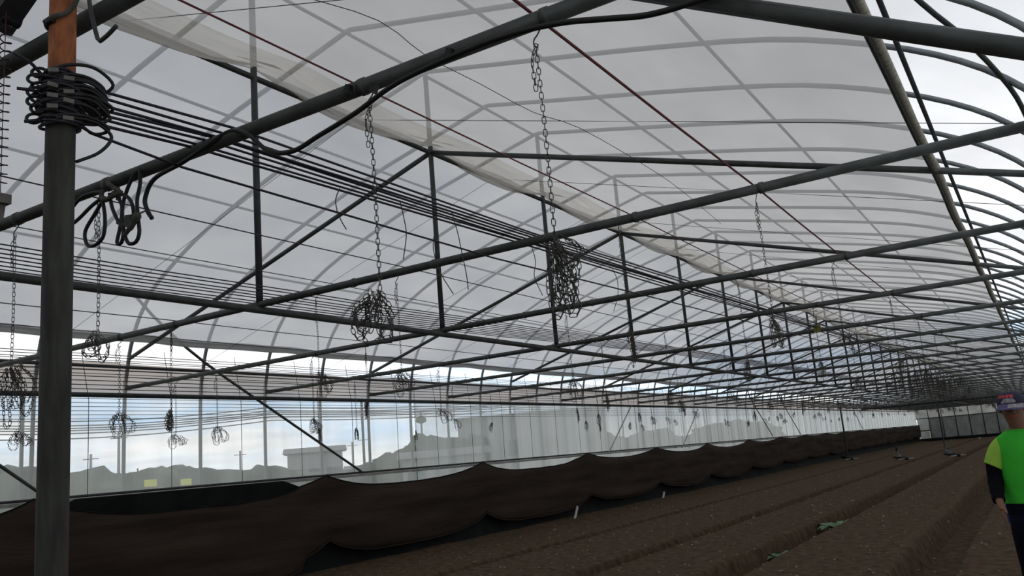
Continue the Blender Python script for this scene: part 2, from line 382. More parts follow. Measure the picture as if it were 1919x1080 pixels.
for i in range(0, LAST+1):
    if i == 0: lab = 'nearest roof truss, thick pipe with the black hose draped over it'
    elif i == 1: lab = 'second nearest roof truss, plain pipe and post without sloping rafters'
    elif i == 2: lab = 'third nearest roof truss, with rafters meeting at the ridge pipe'
    elif i < 16: lab = ORD[i] + ' roof truss from the camera, ' + ('with sloping rafters' if i % 2 == 0 else 'bottom pipe and king post only')
    else: lab = 'thin roof truss in the crowded row towards the far end'
    t = empty('roof_truss', (0, TY(i), 0), lab, 'truss', 'steel roof trusses down the greenhouse')
    obj('bottom_chord', ME_CH, t); obj('king_post', ME_KP, t)
    if i % 2 == 0: obj('rafter', ME_RL, t); obj('rafter', ME_RR, t)
    if i == 0:
        MB().tube([(-.88, 0, 2.93), (XR-.02, 0, 2.11)], .027, 12).build('knee_brace', 'galvanised', t)
    if i < 8:
        for x in (-1.22, -2.0, -3.55, -4.3, -6.36, -7.14): obj('pipe_collar', ME_CL, t, (x+.05, 0, ZCH))
MB().tube([(-7.5, 1.80, 3.31), (-1.6, 1.80, 3.34)], .036, 12).build('cross_bar', 'galvanised'); tag(bpy.data.objects['cross_bar'], 'thick grey cross pipe behind the rusty column at upper left', 'pipe')
o = MB().tube([(XK, YNEAR, ZP), (XK, YEND, ZP)], .026, 10).build('ridge_pipe', 'galvanised'); tag(o, 'long ridge pipe running along under the roof peak', 'pipe')
o = MB().tube([(XK, YNEAR, ZCH-.045), (XK, YEND, ZCH-.045)], .029, 10).build('tie_pipe', 'galvanised'); tag(o, 'long lower pipe joining the feet of the king posts', 'pipe')

# ------------------------------------------------------------------ inner screens lying on the rafters
def screens():
    ys = np.arange(YNEAR, YEND-.2, .156)
    def sag(y): return abs(math.sin(math.pi*(y-Y0)/S))
    # left sheet
    G = []
    nx = 30
    for i in range(nx+1):
        t = i/nx; row = []
        for y in ys:
            xe = -10.12 + .05*nz(y*.5, 2.0) + .03*sag(y)
            x = XK + (xe-XK)*t
            z = rafter_z(x) + .05 - .05*sag(y)*math.sin(math.pi*t) + .022*nz(x*1.5, y*1.2) - (.035*sag(y) if i == nx else 0)
            row.append((x, y, z))
        G.append(row)
    o = MB().grid(G).build('thermal_screen', 'screen_left_film'); tag(o, 'grey translucent plastic sheet over the left rafters, open at the eave', 'plastic sheet')
    hem = [[(p[0] + dx, p[1], p[2] + dz) for p in G[-1]] for dx, dz in ((.09, .035), (.0, .0), (-.03, -.03), (0, -.055), (.05, -.035), (.1, .01))]
    MB().grid(hem).build('hem', 'hem_film', o)
    L = o
    # right sheet
    xe = -.41; G = []; nx = 40
    for i in range(nx+1):
        t = (i/nx)**1.25; row = []
        for y in ys:
            x = XK + .0 + (xe-XK)*t
            near = math.exp(-((x-XK)/.55)**2)
            z = rafter_z(x) + .05 - .03*t - .05*sag(y)*math.sin(math.pi*t) + .02*nz(x*1.3, y*1.1+20)
            z += near*(-.15*sag(y) + .03*math.sin(x*30 + 2*nz(y*.6, 1)) + .02*nz(x*9, y*2))
            row.append((x, y, z))
        G.append(row)
    m = MB(); k = 8; m.cur = 1; m.grid(G[:k+1]); m.cur = 0; m.grid(G[k:])
    o = m.build('thermal_screen', ['screen_right_film', 'dirty_fold_film']); tag(o, 'white translucent plastic sheet over the right rafters, bunched along the ridge pipe', 'plastic sheet')
    P = [(xe + .015*nz(y*.6, 7), y, rafter_z(xe) - .015 + .015*nz(y*.4, 3)) for y in np.arange(YNEAR, YEND-.2, .4)]
    MB().tube(P, [.027 + .008*nz(p[1]*1.3, 5) for p in P], 8).build('edge_bar', 'old_cloth', o)
    MB().tube([(p[0]-.028, p[1], p[2]-.012) for p in P], .017, 6).build('edge_pipe', 'dark_steel', o)
    MB().tube(spline([(-3.317, 3.4, 4.33), (-3.093, 3.85, 4.275), (-3.174, 4.45, 4.29), (-3.126, 5.03, 4.275), (-3.08, 5.74, 4.26), (-2.881, 6.13, 4.19), (-2.84, 7.38, 4.18), (-2.88, 8.47, 4.19), (-3.1, 10.5, 4.26)], 3), .0028, 5).build('loose_cord', 'thin_wire', o)
    me = me_tube('support_wire', [(XK, 0, rafter_z(XK)-.03), (XR, 0, rafter_z(XR)-.01)], .0028, 'thin_wire', 5)
    for k in range(0, LAST): obj('support_wire', me, o, (0, TY(k+.5), 0))
    me = me_tube('support_wire', [(XK, 0, rafter_z(XK)-.03), (XL+.1, 0, rafter_z(XL)-.02)], .0024, 'thin_wire', 5)
    for k in range(1, LAST): obj('support_wire', me, L, (0, TY(k+.5), 0))
screens()

# ------------------------------------------------------------------ shade cloth and black skirt along the left wall
PK = [-3.8, 1.05, 5.9, 10.8, 15.5, 20.4, 25.15, 29.85, 34.9, 39.8, 44.6, 49.6, 54.5, 59.5, 64.5, 69.5, 74.5, 79.5, 84.5, 89.5]
SAGS = [1, 1, 1.1, 1.0, 1.0, .62, .7, .7, .4, .3, .25, .3, .2, .25, .2, .2, .2, .2, .2]
def scal(y):
    for a, b, g in zip(PK, PK[1:], SAGS):
        if a <= y < b:
            t = (y-a)/(b-a); t2 = t + .06*math.sin(a*3.7)*math.sin(math.pi*t); return max(0.0, 1 - g*max(0.0, math.sin(math.pi*t2))**.85), t
    return 1, 0
def cloth(y0, y1, label, xoff):
    ys = np.arange(y0, y1, .12 if y1 < 40 else .2); G = []; n = 14
    for i in range(n+1):
        v = i/n; row = []
        for y in ys:
            s, t = scal(y)
            top = 1.31 + .25*s**1.6; bot = .22 + .28*s**2
            if y < 10.2: bot -= .28*(1-s); top -= .06*(1-s)
            z = bot + (top-bot)*v
            fold = .11*(1-abs(2*t-1))*math.sin(v*10 + nz(y*.3, v*2)*3.5)*(.4+.6*v)
            x = -10.38 + xoff + .10*(1-v)*(1-s) + .035*nz(y*1.1, v*3, xoff) + fold*.5 + .06*math.sin(math.pi*v)
            row.append((x, y, z + .012*nz(y*2, v*5)))
        G.append(row)
    o = MB().grid(G).build('shade_cloth', 'brown_cloth')
    sm = o.modifiers.new('thick', 'SOLIDIFY'); sm.thickness = .006
    tag(o, label, 'cloth', 'brown shade cloths along the side wall')
    MB().tube([(p[0]+.004, p[1], p[2]) for p in G[0]], .011, 6).build('hem', 'brown_cloth', o)
    MB().tube([(p[0]+.004, p[1], p[2]) for p in G[-1]], .008, 6).build('top_hem', 'black_sheet', o)
    return o
cloth(-3.7, 29.95, 'brown shade cloth hanging in wide swags, nearer stretch left of the seam', .03)
cloth(29.75, YEND-.3, 'brown shade cloth in small swags running to the far end', -.01)
def skirt():
    ys = np.arange(-3.8, YEND-.3, .2)
    G = [[(-10.50 + .04*nz(y*1.3, z*2)+(.10 if z == 0 else 0), y, z*.62+.03*nz(y, 3)*z) for y in ys] for z in (0, .25, .5, .75, 1)]
    o = MB().grid(G).build('plastic_skirt', 'black_sheet'); tag(o, 'black plastic skirt along the ground below the brown cloth', 'plastic sheet')
    ys = np.arange(6.15, 10.9, .12)
    G = []
    for v in np.linspace(0, 1, 9):
        row = []
        for y in ys:
            top = 1.515 - (.25*max(0, 6.45-y)/.3 if y < 6.45 else 0) - (.3*max(0, (y-10.0)/.9) if y > 10 else 0)
            z = .5 + (top-.5)*v
            row.append((-10.50 + .035*nz(y*1.2, v*4, 5) + .05*(1-v) + .03*math.sin(v*8+y*1.7)*(1-v), y, z))
        G.append(row)
    o = MB().grid(G).build('plastic_sheet', 'black_sheet'); tag(o, 'black plastic sheet behind the sagging cloth, beside the rusty column', 'plastic sheet')
    for (y, x, hh, lean, lab) in ((18.95, -10.13, .30, .25, 'white stake leaning under the brown cloth, nearer one'), (25.0, -10.27, .2, .16, 'short pale stake under the brown cloth, farther one')):
        e = empty('ground_stake', (x, y, 0), lab, 'stake', 'pale stakes under the cloth')
        MB().box((0, lean*.6, hh/2), (.014, .03, hh/2+.03), Matrix.Rotation(-.65, 3, 'X')).build('stake', 'white_plastic', e, False)
        MB().box((-.05, lean*.6+.09, hh/2), (.010, .025, hh/2), Matrix.Rotation(-.65, 3, 'X')).build('strip', 'pale_steel', e, False)
    # a little heap of earth at the near end of the visible bed
skirt()

# ------------------------------------------------------------------ column with the tied cables
PX, PY = -2.80, 1.66
def column():
    e = empty('support_column', (PX, PY, 0), 'dark grey steel column with an orange rusty top, wrapped in cables', 'column')
    o = MB().tube([(0, 0, 0), (0, 0, 1.0), (0, 0, 2.0), (0, 0, 3.02)], .049, 20).build('shaft', 'column_paint', e); autosmooth(o)
    o = MB().tube([(0, 0, 3.015), (0, 0, 3.55)], .0455, 20).build('rusty_top', 'rust', e); autosmooth(o); o['label'] = 'orange rusty upper end of the column'
    r = .054; P = [(r*math.cos(a), r*math.sin(a), 3.235+.012*math.sin(a)) for a in np.linspace(-.6, 3.6, 16)]
    P = [(.09, -.02, 3.30), (.075, -.045, 3.27)] + P
    MB().tube(spline([(-.02, -.0555, 3.225), (.03, -.05, 3.232), (.055, -.02, 3.25), (.075, .0, 3.29), (.085, .01, 3.36), (.088, .02, 3.55)], 5), .009, 8).build('bent_rod', 'dull_rag', e)
    MB().tube([(.052*math.cos(a), .052*math.sin(a), 3.222) for a in np.linspace(2.0, 5.2, 18)], .010, 8).build('rod_band', 'black_rubber', e)
    MB().box((0, 0, -.02), (.09, .09, .03)).build('foot_plate', 'galvanised', e, False)
column()

def cable_run(i, n):
    return None
def upper_cables():
    zs = [3.020, 2.995, 2.965, 2.945, 2.925, 2.910, 2.885, 2.845]
    xs = [-2.66, -2.705, -2.75, -2.775, -2.805, -2.84, -2.885, -2.98]
    labs = ['topmost black cable of the bundle tied to the rusty column'] + [w + ' black cable from the top of the bundle tied to the column' for w in NTH[1:7]] + ['lowest black cable of the column bundle, hanging apart from the others']
    for i, z in enumerate(zs):
        P = []
        # loose tail, two turns round the column, then the long run
        a0 = 2.6 + i*.4; rr = .058 + .004*(i % 3)
        tl = .10+.05*((i*37) % 5)/5
        tlen = (.155, .075, .08, .14, .075, .08, .08, .115)[i]; tz = (.055, .01, -.005, .0, .01, .0, .01, -.02)[i]
        P += [Vector((PX - .53*tlen + .04, PY - .85*tlen - .02, z + tz)), Vector((PX - .53*tlen*.6+.03, PY - .85*tlen*.6 - .03, z + tz*.6)), Vector((PX-.02, PY-.066, z+.003))]
        for k in range(22):
            a = -1.9 + k/21*(4*math.pi + 3.0); rad = rr + .004*(k/10) + .006*math.sin(k*1.3+i)
            P.append(Vector((PX + rad*math.cos(a), PY + rad*math.sin(a), z + .012*math.sin(k*.9+i*2) - .012*(k/21))))
        P += [Vector((PX+.02, PY+.10, z-.01))]
        P = spline(P, 3)
        fx = xs[i]
        drift = ((2.3, 0, 2.98 - .004*i), (4.8, 0.0, 2.995), (7.3, .10, 2.99), (9.8, .20, 2.985), (12.3, .30, 2.985), (20, .55, 2.985), (45, .55, 2.985), (YEND-.5, .55, 2.985))
        run = []
        for (yy, dx, zz) in drift:
            run.append(Vector((fx + dx + .015*math.sin(i*1.7+yy), yy, 2.888 if i == 7 else zz)))
        full = P + run
        e = MB().tube(full, .0060, 6).build('overhead_cable', 'purple_black')
        tag(e, labs[i] or 'middle black cable of the bundle tied to the rusty column', 'cable', 'black cables tied to the column')
        # coil of spare end hanging beside the column, spread across the view of the aisle
        Rv = Vector((.53, .85, 0)); Fv = Vector((-.85, .53, 0)); C0 = Vector((PX, PY, z))
        rd = random.Random(i*5+2); q = [C0 - Rv*.045 - Fv*.055]
        w = .075 + .045*rd.random(); hgt = .018 + .022*rd.random(); turns = 1 + (i % 2)
        for tn in range(turns):
            o_ = .012*tn
            q += [C0 + Rv*.03 - Fv*.065 + Vector((0, 0, hgt*.7-o_)), C0 + Rv*(.05+w*.5) - Fv*.03 + Vector((0, 0, hgt-o_)), C0 + Rv*(.05+w) + Vector((0, 0, -o_-.004)),
                  C0 + Rv*(.05+w*.6) + Fv*.02 + Vector((0, 0, -hgt-o_)), C0 + Rv*.06 - Fv*.02 + Vector((0, 0, -hgt*.5-o_))]
            if tn < turns-1: q += [C0 - Rv*.01 - Fv*.068 + Vector((0, 0, -.01))]
        if i in (5, 7):
            dr = .10 if i == 7 else .055
            q = q[:-2] + [C0 + Rv*(.055+w) + Vector((0, 0, -dr*.5)), C0 + Rv*(.03+w*.85) + Vector((0, 0, -dr)), C0 + Rv*(.05) - Fv*.01 + Vector((0, 0, -dr*1.12 - (.03 if i == 7 else 0)))]
        MB().tube(spline(q, 5), .0062, 6).build('spare_loop', 'black_rubber', e)
        q = [C0 - Rv*(.070+.012*(i % 2)) - Fv*.02 + Rv*(.024*math.cos(a)) + Fv*(.012*math.sin(a*.7)) + Vector((0, 0, .020*math.sin(a)+.006)) for a in np.linspace(0, 5.8, 16)]
        MB().tube(q, .0060, 6).build('knot_loop', 'black_rubber', e)
        rot = Matrix.Rotation(math.radians(58), 3, 'Z')
        MB().box(C0 - Fv*.070 + Rv*(-.025+.05*(i % 2)) + Vector((0, 0, -.006)), (.017, .010, .0075), rot @ Matrix.Rotation(.15*(i % 3)-.1, 3, 'Y')).build('cable_clamp', 'grey_clip', e, False)
upper_cables()

def long_line(name, pts, r, mat, label, cat, group, sagamt=.0):
    P = []
    for a, b in zip(pts, pts[1:]):
        n = max(2, int(abs(b[1]-a[1])/1.25))
        n = min(n, 24)
        for k in range(n):
            t = k/n; P.append((a[0]+(b[0]-a[0])*t, a[1]+(b[1]-a[1])*t, a[2]+(b[2]-a[2])*t - sagamt*math.sin(math.pi*t)))
    P.append(pts[-1])
    o = MB().tube(P, r, 5).build(name, mat); return tag(o, label, cat, group)
for i in range(9):       # second bundle, over the left of the king posts
    x = -4.88 - .092*i; w = .012*math.sin(i*2.1)
    lab = 'uppermost cable of the wide black bundle passing beside the king posts' if i == 0 else ('lowest cable of the wide black bundle passing beside the king posts' if i == 8 else NTH[i] + ' cable from the top in the wide bundle beside the king posts')
    long_line('overhead_cable', [(x, YNEAR, 3.0), (x, 2.3, 2.985), (x+w+.02, 4.8, 2.985), (x+.10+i*.012, 7.3, 2.985), (x+.22+i*.025, 9.8, 2.985), (x+.35+i*.04, 12.3, 2.985), (x+.55+i*.05, 20, 2.985), (x+.55+i*.05, YEND-.5, 2.985)], .0046, 'purple_black', lab, 'cable', 'black cables beside the king posts', .01)
for i in range(9):       # third bundle, near the left eave
    x = -8.3 - .165*i
    long_line('overhead_cable', [(x, YNEAR, 2.99), (x, 7.3, 2.985+.012*math.sin(i*3)), (x+.02*math.sin(i), 14.8, 2.985), (x, YEND-.5, 2.985)], .0042, 'thin_wire', NTH[i] + ' thin cable from the top in the row before the bright eave gap', 'cable', 'thin cables by the eave gap', .012)
for i in range(4):
    long_line('overhead_cable', [(-10.28, YNEAR, 3.05-.055*i), (-10.3, 14.8, 3.05-.055*i), (-10.3, YEND-.5, 3.05-.055*i)], .006, 'black_rubber', NTH[i] + ' dark cable from the top just above the roll-up pipe', 'cable', 'cables above the roll-up pipe', .012)
for i in range(6):
    long_line('overhead_cable', [(-10.2, YNEAR, 2.76-.052*i), (-10.2, 14.8, 2.75-.05*i), (-10.25, YEND-.5, 2.75-.04*i)], .0036, 'thin_wire', NTH[i] + ' fine cable from the top of those below the roll-up pipe', 'cable', 'fine cables below the roll-up pipe', .015)
LINES = [(-1.215, .0062, 'red_rope', 'dark red rope over the trusses, the one farther right', 'rope'), (-2.0, .0038, 'red_rope', 'thin dark red rope over the trusses, the one nearer the ridge', 'rope'),
         (-3.80, .0038, 'thin_wire', 'thin dark line passing above the cord loops beside the column', 'line'), (-4.5, .0032, 'thin_wire', 'thin faint line just above the wide cable bundle at left', 'line'),
         (-6.36, .0040, 'thin_wire', 'thin line below the wide cable bundle, the upper of two', 'line'), (-7.14, .0040, 'thin_wire', 'thin line below the wide cable bundle, the lower of two', 'line')]
for x, r, mt, lab, cat in LINES:
    long_line('taut_'+cat, [(x, YNEAR, 2.99), (x, 2.3, 2.98), (x, 4.8, 2.985), (x-.02, 7.3, 2.985), (x-.03, 14.8, 2.985), (x-.05, YEND-.5, 2.985)], r, mt, lab, cat, 'taut lines resting on the trusses', .004)

# ------------------------------------------------------------------ hanging chains
def link_mesh(name, mat, seg=12, sides=5, Ln=.0255, Wd=.0128, r=.0016):
    P = []; st = Ln/2-Wd/2
    for k in range(seg):
        a = 2*math.pi*k/seg; P.append((Wd/2*math.cos(a), 0, Wd/2*math.sin(a) + (st if math.sin(a) > 1e-6 else (-st if math.sin(a) < -1e-6 else 0))))
    return MB().tube(P, r, sides, closed=True).mesh(name, mat)
LINK = link_mesh('link', 'chain_steel')
PITCH_L = .0212
def along(path, pitch):
    """points and directions at an even pitch on a polyline"""
    out = []; acc = 0; nxt = pitch/2
    for a, b in zip(path, path[1:]):
        d = (b-a).length
        while acc + d >= nxt and d > 0:
            t = (nxt-acc)/d; out.append((a.lerp(b, t), (b-a).normalized())); nxt += pitch
        acc += d
    return out
def chain_paths(seed, drop, spread, depth, loops, tail=True, xo=0.0):
    """paths in local space: origin at the pipe underside, hanging down"""
    rd = random.Random(seed); S_ = [Vector((0, 0, -.045)), Vector((.004, 0, -drop*.5)), Vector((.002, 0, -drop))]
    paths = [spline(S_, 6)]
    if tail: paths.append(spline([Vector((-.002, 0, -.06)), Vector((-.016, .004, -.10)), Vector((-.015, .004, -.15)), Vector((-.012, .004, -.21))], 5))
    for k in range(loops):
        x0 = xo + (rd.random()-.5)*spread; x1 = x0 + (rd.random()-.5)*.05 + .012; yy = (rd.random()-.5)*.05
        top = -drop + .015 + (rd.random()-.5)*.05; d = depth*(.55+.45*rd.random())
        if k % 3 == 2: d *= .55
        w = .012+.012*rd.random()
        paths.append(spline([Vector((x0*.45, yy*.3, top)), Vector((x0-w*.3, yy, top-d*.45)), Vector((x0, yy, top-d*.9)), Vector((x0+w, yy, top-d)), Vector((x0+w*2, yy, top-d*.88)), Vector((x1+w*1.6, yy, top-d*.4)), Vector((x1*.5, yy*.4, top+.01))], 4))
    return paths
def hook_mb():
    return MB().tube(spline([Vector((.012, 0, .065)), Vector((.02, 0, .05)), Vector((.024, 0, .02)), Vector((.01, 0, -.01)), Vector((-.004, 0, -.03)), Vector((-.005, 0, -.048)), Vector((.004, 0, -.056)), Vector((.008, 0, -.046))], 4), .0026, 6)
HOOK = hook_mb().mesh('hook', 'chain_steel')
def full_chain(loc, seed, drop, spread, depth, loops, label, group, rot, xo=0.0):
    e = empty('hanging_chain', loc, label, 'chain', group); e.rotation_euler.z = rot
    obj('hook', HOOK, e)
    for pi, p in enumerate(chain_paths(seed, drop, spread, depth, loops, True, xo)):
        for k, (c, d) in enumerate(along(p, PITCH_L)):
            q = Vector((0, 0, 1)).rotation_difference(d) @ Matrix.Rotation((k % 2)*math.pi/2 + .2*math.sin(k*3.1+pi), 3, 'Z').to_quaternion()
            o = obj('link', LINK, e, c); o.rotation_mode = 'QUATERNION'; o.rotation_quaternion = q
    return e
def chain_part_mesh(name, paths, mat, pitch=PITCH_L, seg=8, sides=3):
    base = link_mesh('tmp', mat, seg, sides); bv = [v.co.copy() for v in base.vertices]; bf = [tuple(p.vertices) for p in base.polygons]; m = MB()
    for pi, p in enumerate(paths):
        for k, (c, d) in enumerate(along(p, pitch)):
            q = (Vector((0, 0, 1)).rotation_difference(d) @ Matrix.Rotation((k % 2)*math.pi/2, 3, 'Z').to_quaternion()).to_matrix()
            m.add([q @ v + c for v in bv], bf)
    bpy.data.meshes.remove(base); return m.mesh(name, mat)
GA = 'chains hanging from the nearest truss'
full_chain((-1.205, TY(0), 2.905), 3, .735, .055, .22, 10, 'long steel chain at centre with a short spare tail by its hook', GA, .55)
full_chain((-1.915, TY(0), 2.905), 8, .79, .10, .20, 10, 'steel chain with a loose tangle of links before the lower pipes', GA, .55, -.05)
full_chain((-3.56, TY(0), 2.905), 11, .68, .14, .12, 5, 'thin chain hanging through the cord loops beside the column', GA, .55)
full_chain((-4.26, TY(0), 2.905), 21, .74, .11, .30, 8, 'chain at the far left edge with big knotted loops below', GA, .55)
VAR = []
for sd, drop, sp, dp, lp in ((31, .70, .09, .20, 7), (32, .72, .12, .16, 8), (33, .62, .14, .20, 6), (34, .74, .09, .17, 7)):
    pp = chain_paths(sd, drop, sp, dp, lp); VAR.append((chain_part_mesh('strand', pp[:2], 'chain_steel'), chain_part_mesh('bundle', pp[2:], 'chain_rusty')))
CHX = [(-1.235, 'rightmost'), (-2.05, 'second from right'), (-3.79, 'third from right'), (-4.59, 'fourth from right'), (-6.36, 'fifth from right'), (-7.14, 'sixth from right'), (-8.75, 'seventh from right'), (-9.55, 'leftmost')]
for i in range(1, 20):
    cnt = 0
    for k, (x, pos) in enumerate(CHX):
        h = (i*7 + k*13) % 10
        if i >= 2 and h == 3: continue
        if i >= 7 and h in (1, 6): continue
        pos = 'rightmost' if cnt == 0 else NTH[cnt] + ' from right'; cnt += 1
        loc = (x + .05*math.sin(i*2.3+k), TY(i), 2.905)
        if i < 10: lab = 'chain bundle %s under the %s truss from the camera' % (pos, ORD[i])
        elif k < 2: lab = 'small dark chain bundle under a far truss, right of the ridge'
        elif k < 4: lab = 'small dark chain bundle under a far truss, beside the ridge'
        else: lab = 'small dark chain bundle under a far truss, before the side wall'
        e = empty('hanging_chain', loc, lab, 'chain', 'chains hanging from the farther trusses'); e.rotation_euler.z = random.random()*3
        a, b = VAR[(i*3+k) % 4]
        if i < 8: obj('hook', HOOK, e)
        obj('strand', a, e); obj('bundle', b, e)
        if k >= 4 and i < 4: e.scale = (1.5, 1.5, 1.0)
        if i >= 11 and k in (0, 1, 2): e.scale = (2.2, 2.2, 1.0)

WAD = []
for sd in (51, 52, 53):
    pp = chain_paths(sd, .12, .16, .62, 9, False); WAD.append((chain_part_mesh('strand', pp[:1], 'chain_steel', PITCH_L*1.3, 6, 3), chain_part_mesh('bundle', pp[1:], 'chain_rusty', PITCH_L*1.3, 6, 3)))
for i in (8, 9, 10, 11):
    for k in range(5):
        x = -2.95 + k*.17 + .08*(i-8)
        e = empty('hanging_chain', (x, TY(i)-.03, 2.905), '%s from left in the dense dark chain tangle under the %s truss' % (NTH[k], ORD[i]), 'chain', 'dense chain tangles under the far trusses'); e.rotation_euler.z = .5+.7*k
        e.scale = (1.25, 1.25, 1.0)
        a, b = WAD[(i+k) % 3]; obj('strand', a, e); obj('bundle', b, e)

# ------------------------------------------------------------------ hose, cord loops, plug, hooks by the column
def near_things():
    y = TY(0)
    P = [(-3.13, y-.03, 2.69), (-3.155, y-.035, 2.73), (-3.17, y-.035, 2.79), (-3.10, y-.04, 2.86), (-2.92, y-.04, 2.885), (-2.74, y-.035, 2.925), (-2.64, y-.02, 2.955), (-2.52, y-.035, 2.905),
         (-2.40, y-.04, 2.80), (-2.27, y-.04, 2.765), (-2.13, y-.04, 2.79), (-1.95, y-.035, 2.83), (-1.75, y-.035, 2.885), (-1.45, y-.04, 2.905), (-1.25, y-.04, 2.90), (-1.08, y-.04, 2.875), (-.93, y-.05, 2.83), (-.80, y-.04, 2.80), (-.66, y-.04, 2.79), (-.52, y-.04, 2.80), (-.3, y-.04, 2.93), (.5, y-.04, 2.93)]
    o = MB().tube(spline(P, 6), .0098, 8).build('black_hose', 'black_rubber'); tag(o, 'thick black hose draped along the nearest truss pipe', 'hose')
    for (x, z) in ((-1.52, 2.92), (-1.98, 2.93), (-1.86, 2.90)):
        MB().box((x, y-.035, z), (.012, .012, .016), Matrix.Rotation(.4, 3, 'Y')).build('hose_tie', 'black_rubber', o, False)
    # cord loops
    e = empty('extension_cable', (-3.38, y, 2.87), 'black power cord looped and tied to the pipe beside the column', 'cord')
    def loop(pts, r=.0085): MB().tube(spline([(a+3.38, -.035-.006*random.random(), b-2.87) for a, b in pts], 6), r, 7).build('cord_loop', 'black_rubber', e)
    loop([(-3.86, 2.83), (-3.74, 2.79), (-3.66, 2.80), (-3.56, 2.84), (-3.48, 2.865)])
    loop([(-3.72, 2.86), (-3.64, 2.90), (-3.55, 2.905), (-3.47, 2.89)])
    loop([(-3.45, 2.86), (-3.53, 2.80), (-3.60, 2.73), (-3.585, 2.665), (-3.53, 2.65), (-3.47, 2.68), (-3.45, 2.76), (-3.475, 2.86)])
    loop([(-3.42, 2.87), (-3.40, 2.80), (-3.36, 2.73), (-3.32, 2.68), (-3.335, 2.625), (-3.365, 2.63), (-3.345, 2.70), (-3.33, 2.79), (-3.38, 2.86)])
    loop([(-3.40, 2.87), (-3.30, 2.83), (-3.255, 2.78), (-3.255, 2.72), (-3.31, 2.70), (-3.36, 2.72)])
    loop([(-3.235, 2.93), (-3.29, 2.86), (-3.325, 2.78), (-3.32, 2.68), (-3.28, 2.61), (-3.235, 2.605), (-3.205, 2.64), (-3.215, 2.71), (-3.22, 2.79), (-3.20, 2.86), (-3.20, 2.93)])
    MB().box((.115, -.045, -.165), (.021, .012, .026), Matrix.Rotation(.15, 3, 'Y')).build('socket', 'black_rubber', e, False)
    pl = MB().tube(spline([(.085, -.05, -.225), (.125, -.05, -.20), (.16, -.05, -.17), (.185, -.05, -.15)], 4), [.010]*4+[.014]*4+[.018]*4+[.014], 8).build('plug', 'dull_rag', e)
    MB().tube([(.18, -.05, -.15), (.20, -.045, -.145), (.23, -.03, -.135), (.25, -.03, -.18)], .0045, 5).build('bare_wire', 'grey_clip', e)
    MB().tube(spline([(-.10, -.036, .03), (-.09, -.045, -.01), (-.05, -.05, -.03), (0, -.045, -.02), (.05, -.045, -.02), (.02, -.04, .0), (-.05, -.04, .05), (-.09, .03, .06), (-.09, .04, .0)], 4), .012, 6).build('cloth_tie', 'dull_rag', e)
    # bent steel hook at the top left
    o = MB().tube(spline([(-2.60, 1.62, 3.42), (-2.575, 1.62, 3.22), (-2.545, 1.62, 3.12), (-2.525, 1.62, 3.065)], 3) + spline([(-2.51, 1.62, 3.05), (-2.47, 1.62, 3.058), (-2.42, 1.62, 3.075)], 3), .0075, 8).build('steel_hook', 'dark_steel'); tag(o, 'bent steel hook hanging from the cross pipe right of the column', 'hook')
    # coiled cord with handle at the left edge
    e = empty('coiled_cord', (-3.19, 1.67, 2.62), 'coiled black cord with a grey handle at the left edge', 'cord')
    P = [(-.012+.02*math.cos(a), .02*math.sin(a), .10 + (a/(2*math.pi))*.036) for a in np.linspace(0, 2*math.pi*19, 19*12)]
    MB().tube(P, .0026, 5).build('coil', 'black_rubber', e)
    MB().tube([(-.012, 0, .05), (-.016, 0, .82)], .0016, 5).build('core_cord', 'red_rope', e)
    o = MB().box((-.005, 0, .035), (.035, .02, .018)).box((-.022, 0, -.005), (.016, .015, .030), Matrix.Rotation(.25, 3, 'Y')).build('handle', 'grey_clip', e, False)
    o = empty('pulley_box', (-3.2, 1.70, 3.42), 'dark box in the upper left corner of the picture', 'box')
    MB().box((-.02, 0, .085), (.13, .05, .05), Matrix.Rotation(-.5, 3, 'Y')).build('housing', 'dark_steel', o, False)
    MB().tube([(-.07, -.055, .03), (-.07, .055, .03)], .03, 12).build('wheel', 'black_rubber', o)
    # frayed ends of string on the bundles
    for (x, yy, z, pts, lab) in ((-2.80, 3.1, 2.97, [(0, -.03), (-.03, -.08), (-.025, -.14), (.0, -.2), (.03, -.25)], 'short frayed wire end near the first king post'),
            (-2.78, 3.55, 2.97, [(0, 0), (.02, -.1), (.03, -.2), (.0, -.33)], 'frayed wire end hanging from the cables, middle of three'),
            (-2.78, 3.85, 2.97, [(0, 0), (.0, -.12), (-.015, -.22), (.02, -.36), (.10, -.50)], 'longest frayed wire end hanging from the column cables'),
            (-2.72, 3.95, 2.97, [(0, 0), (.03, -.12), (.05, -.25), (.07, -.38), (.075, -.47)], 'frayed wire end hanging rightmost of the three'),
            (-2.80, 5.0, 2.97, [(0, 0), (.02, -.12), (.0, -.22), (.05, -.36)], 'frayed wire end below the cables past the second truss'),
            (-2.75, 6.2, 2.97, [(0, 0), (.03, -.1), (.02, -.22), (-.03, -.34)], 'wire end hanging below the cables before the chain bundle')):
        q = MB().tube(spline([(x+a, yy, z+b) for a, b in pts], 5), .0028, 5).build('frayed_wire', 'thin_wire'); tag(q, lab, 'wire', 'frayed wire ends on the cables')
    m = MB(); e = empty('cable_tag', (-2.49, 12.28, 2.98), 'yellow-green tag tied on the far cables', 'tag')
    MB().box((0, 0, -.02), (.045, .02, .05)).build('tag_plate', 'yellow_tag', e, False); MB().tube([(0, 0, .04), (0.01, 0, .16)], .012, 6).build('tag_tie', 'yellow_tag', e)
near_things()

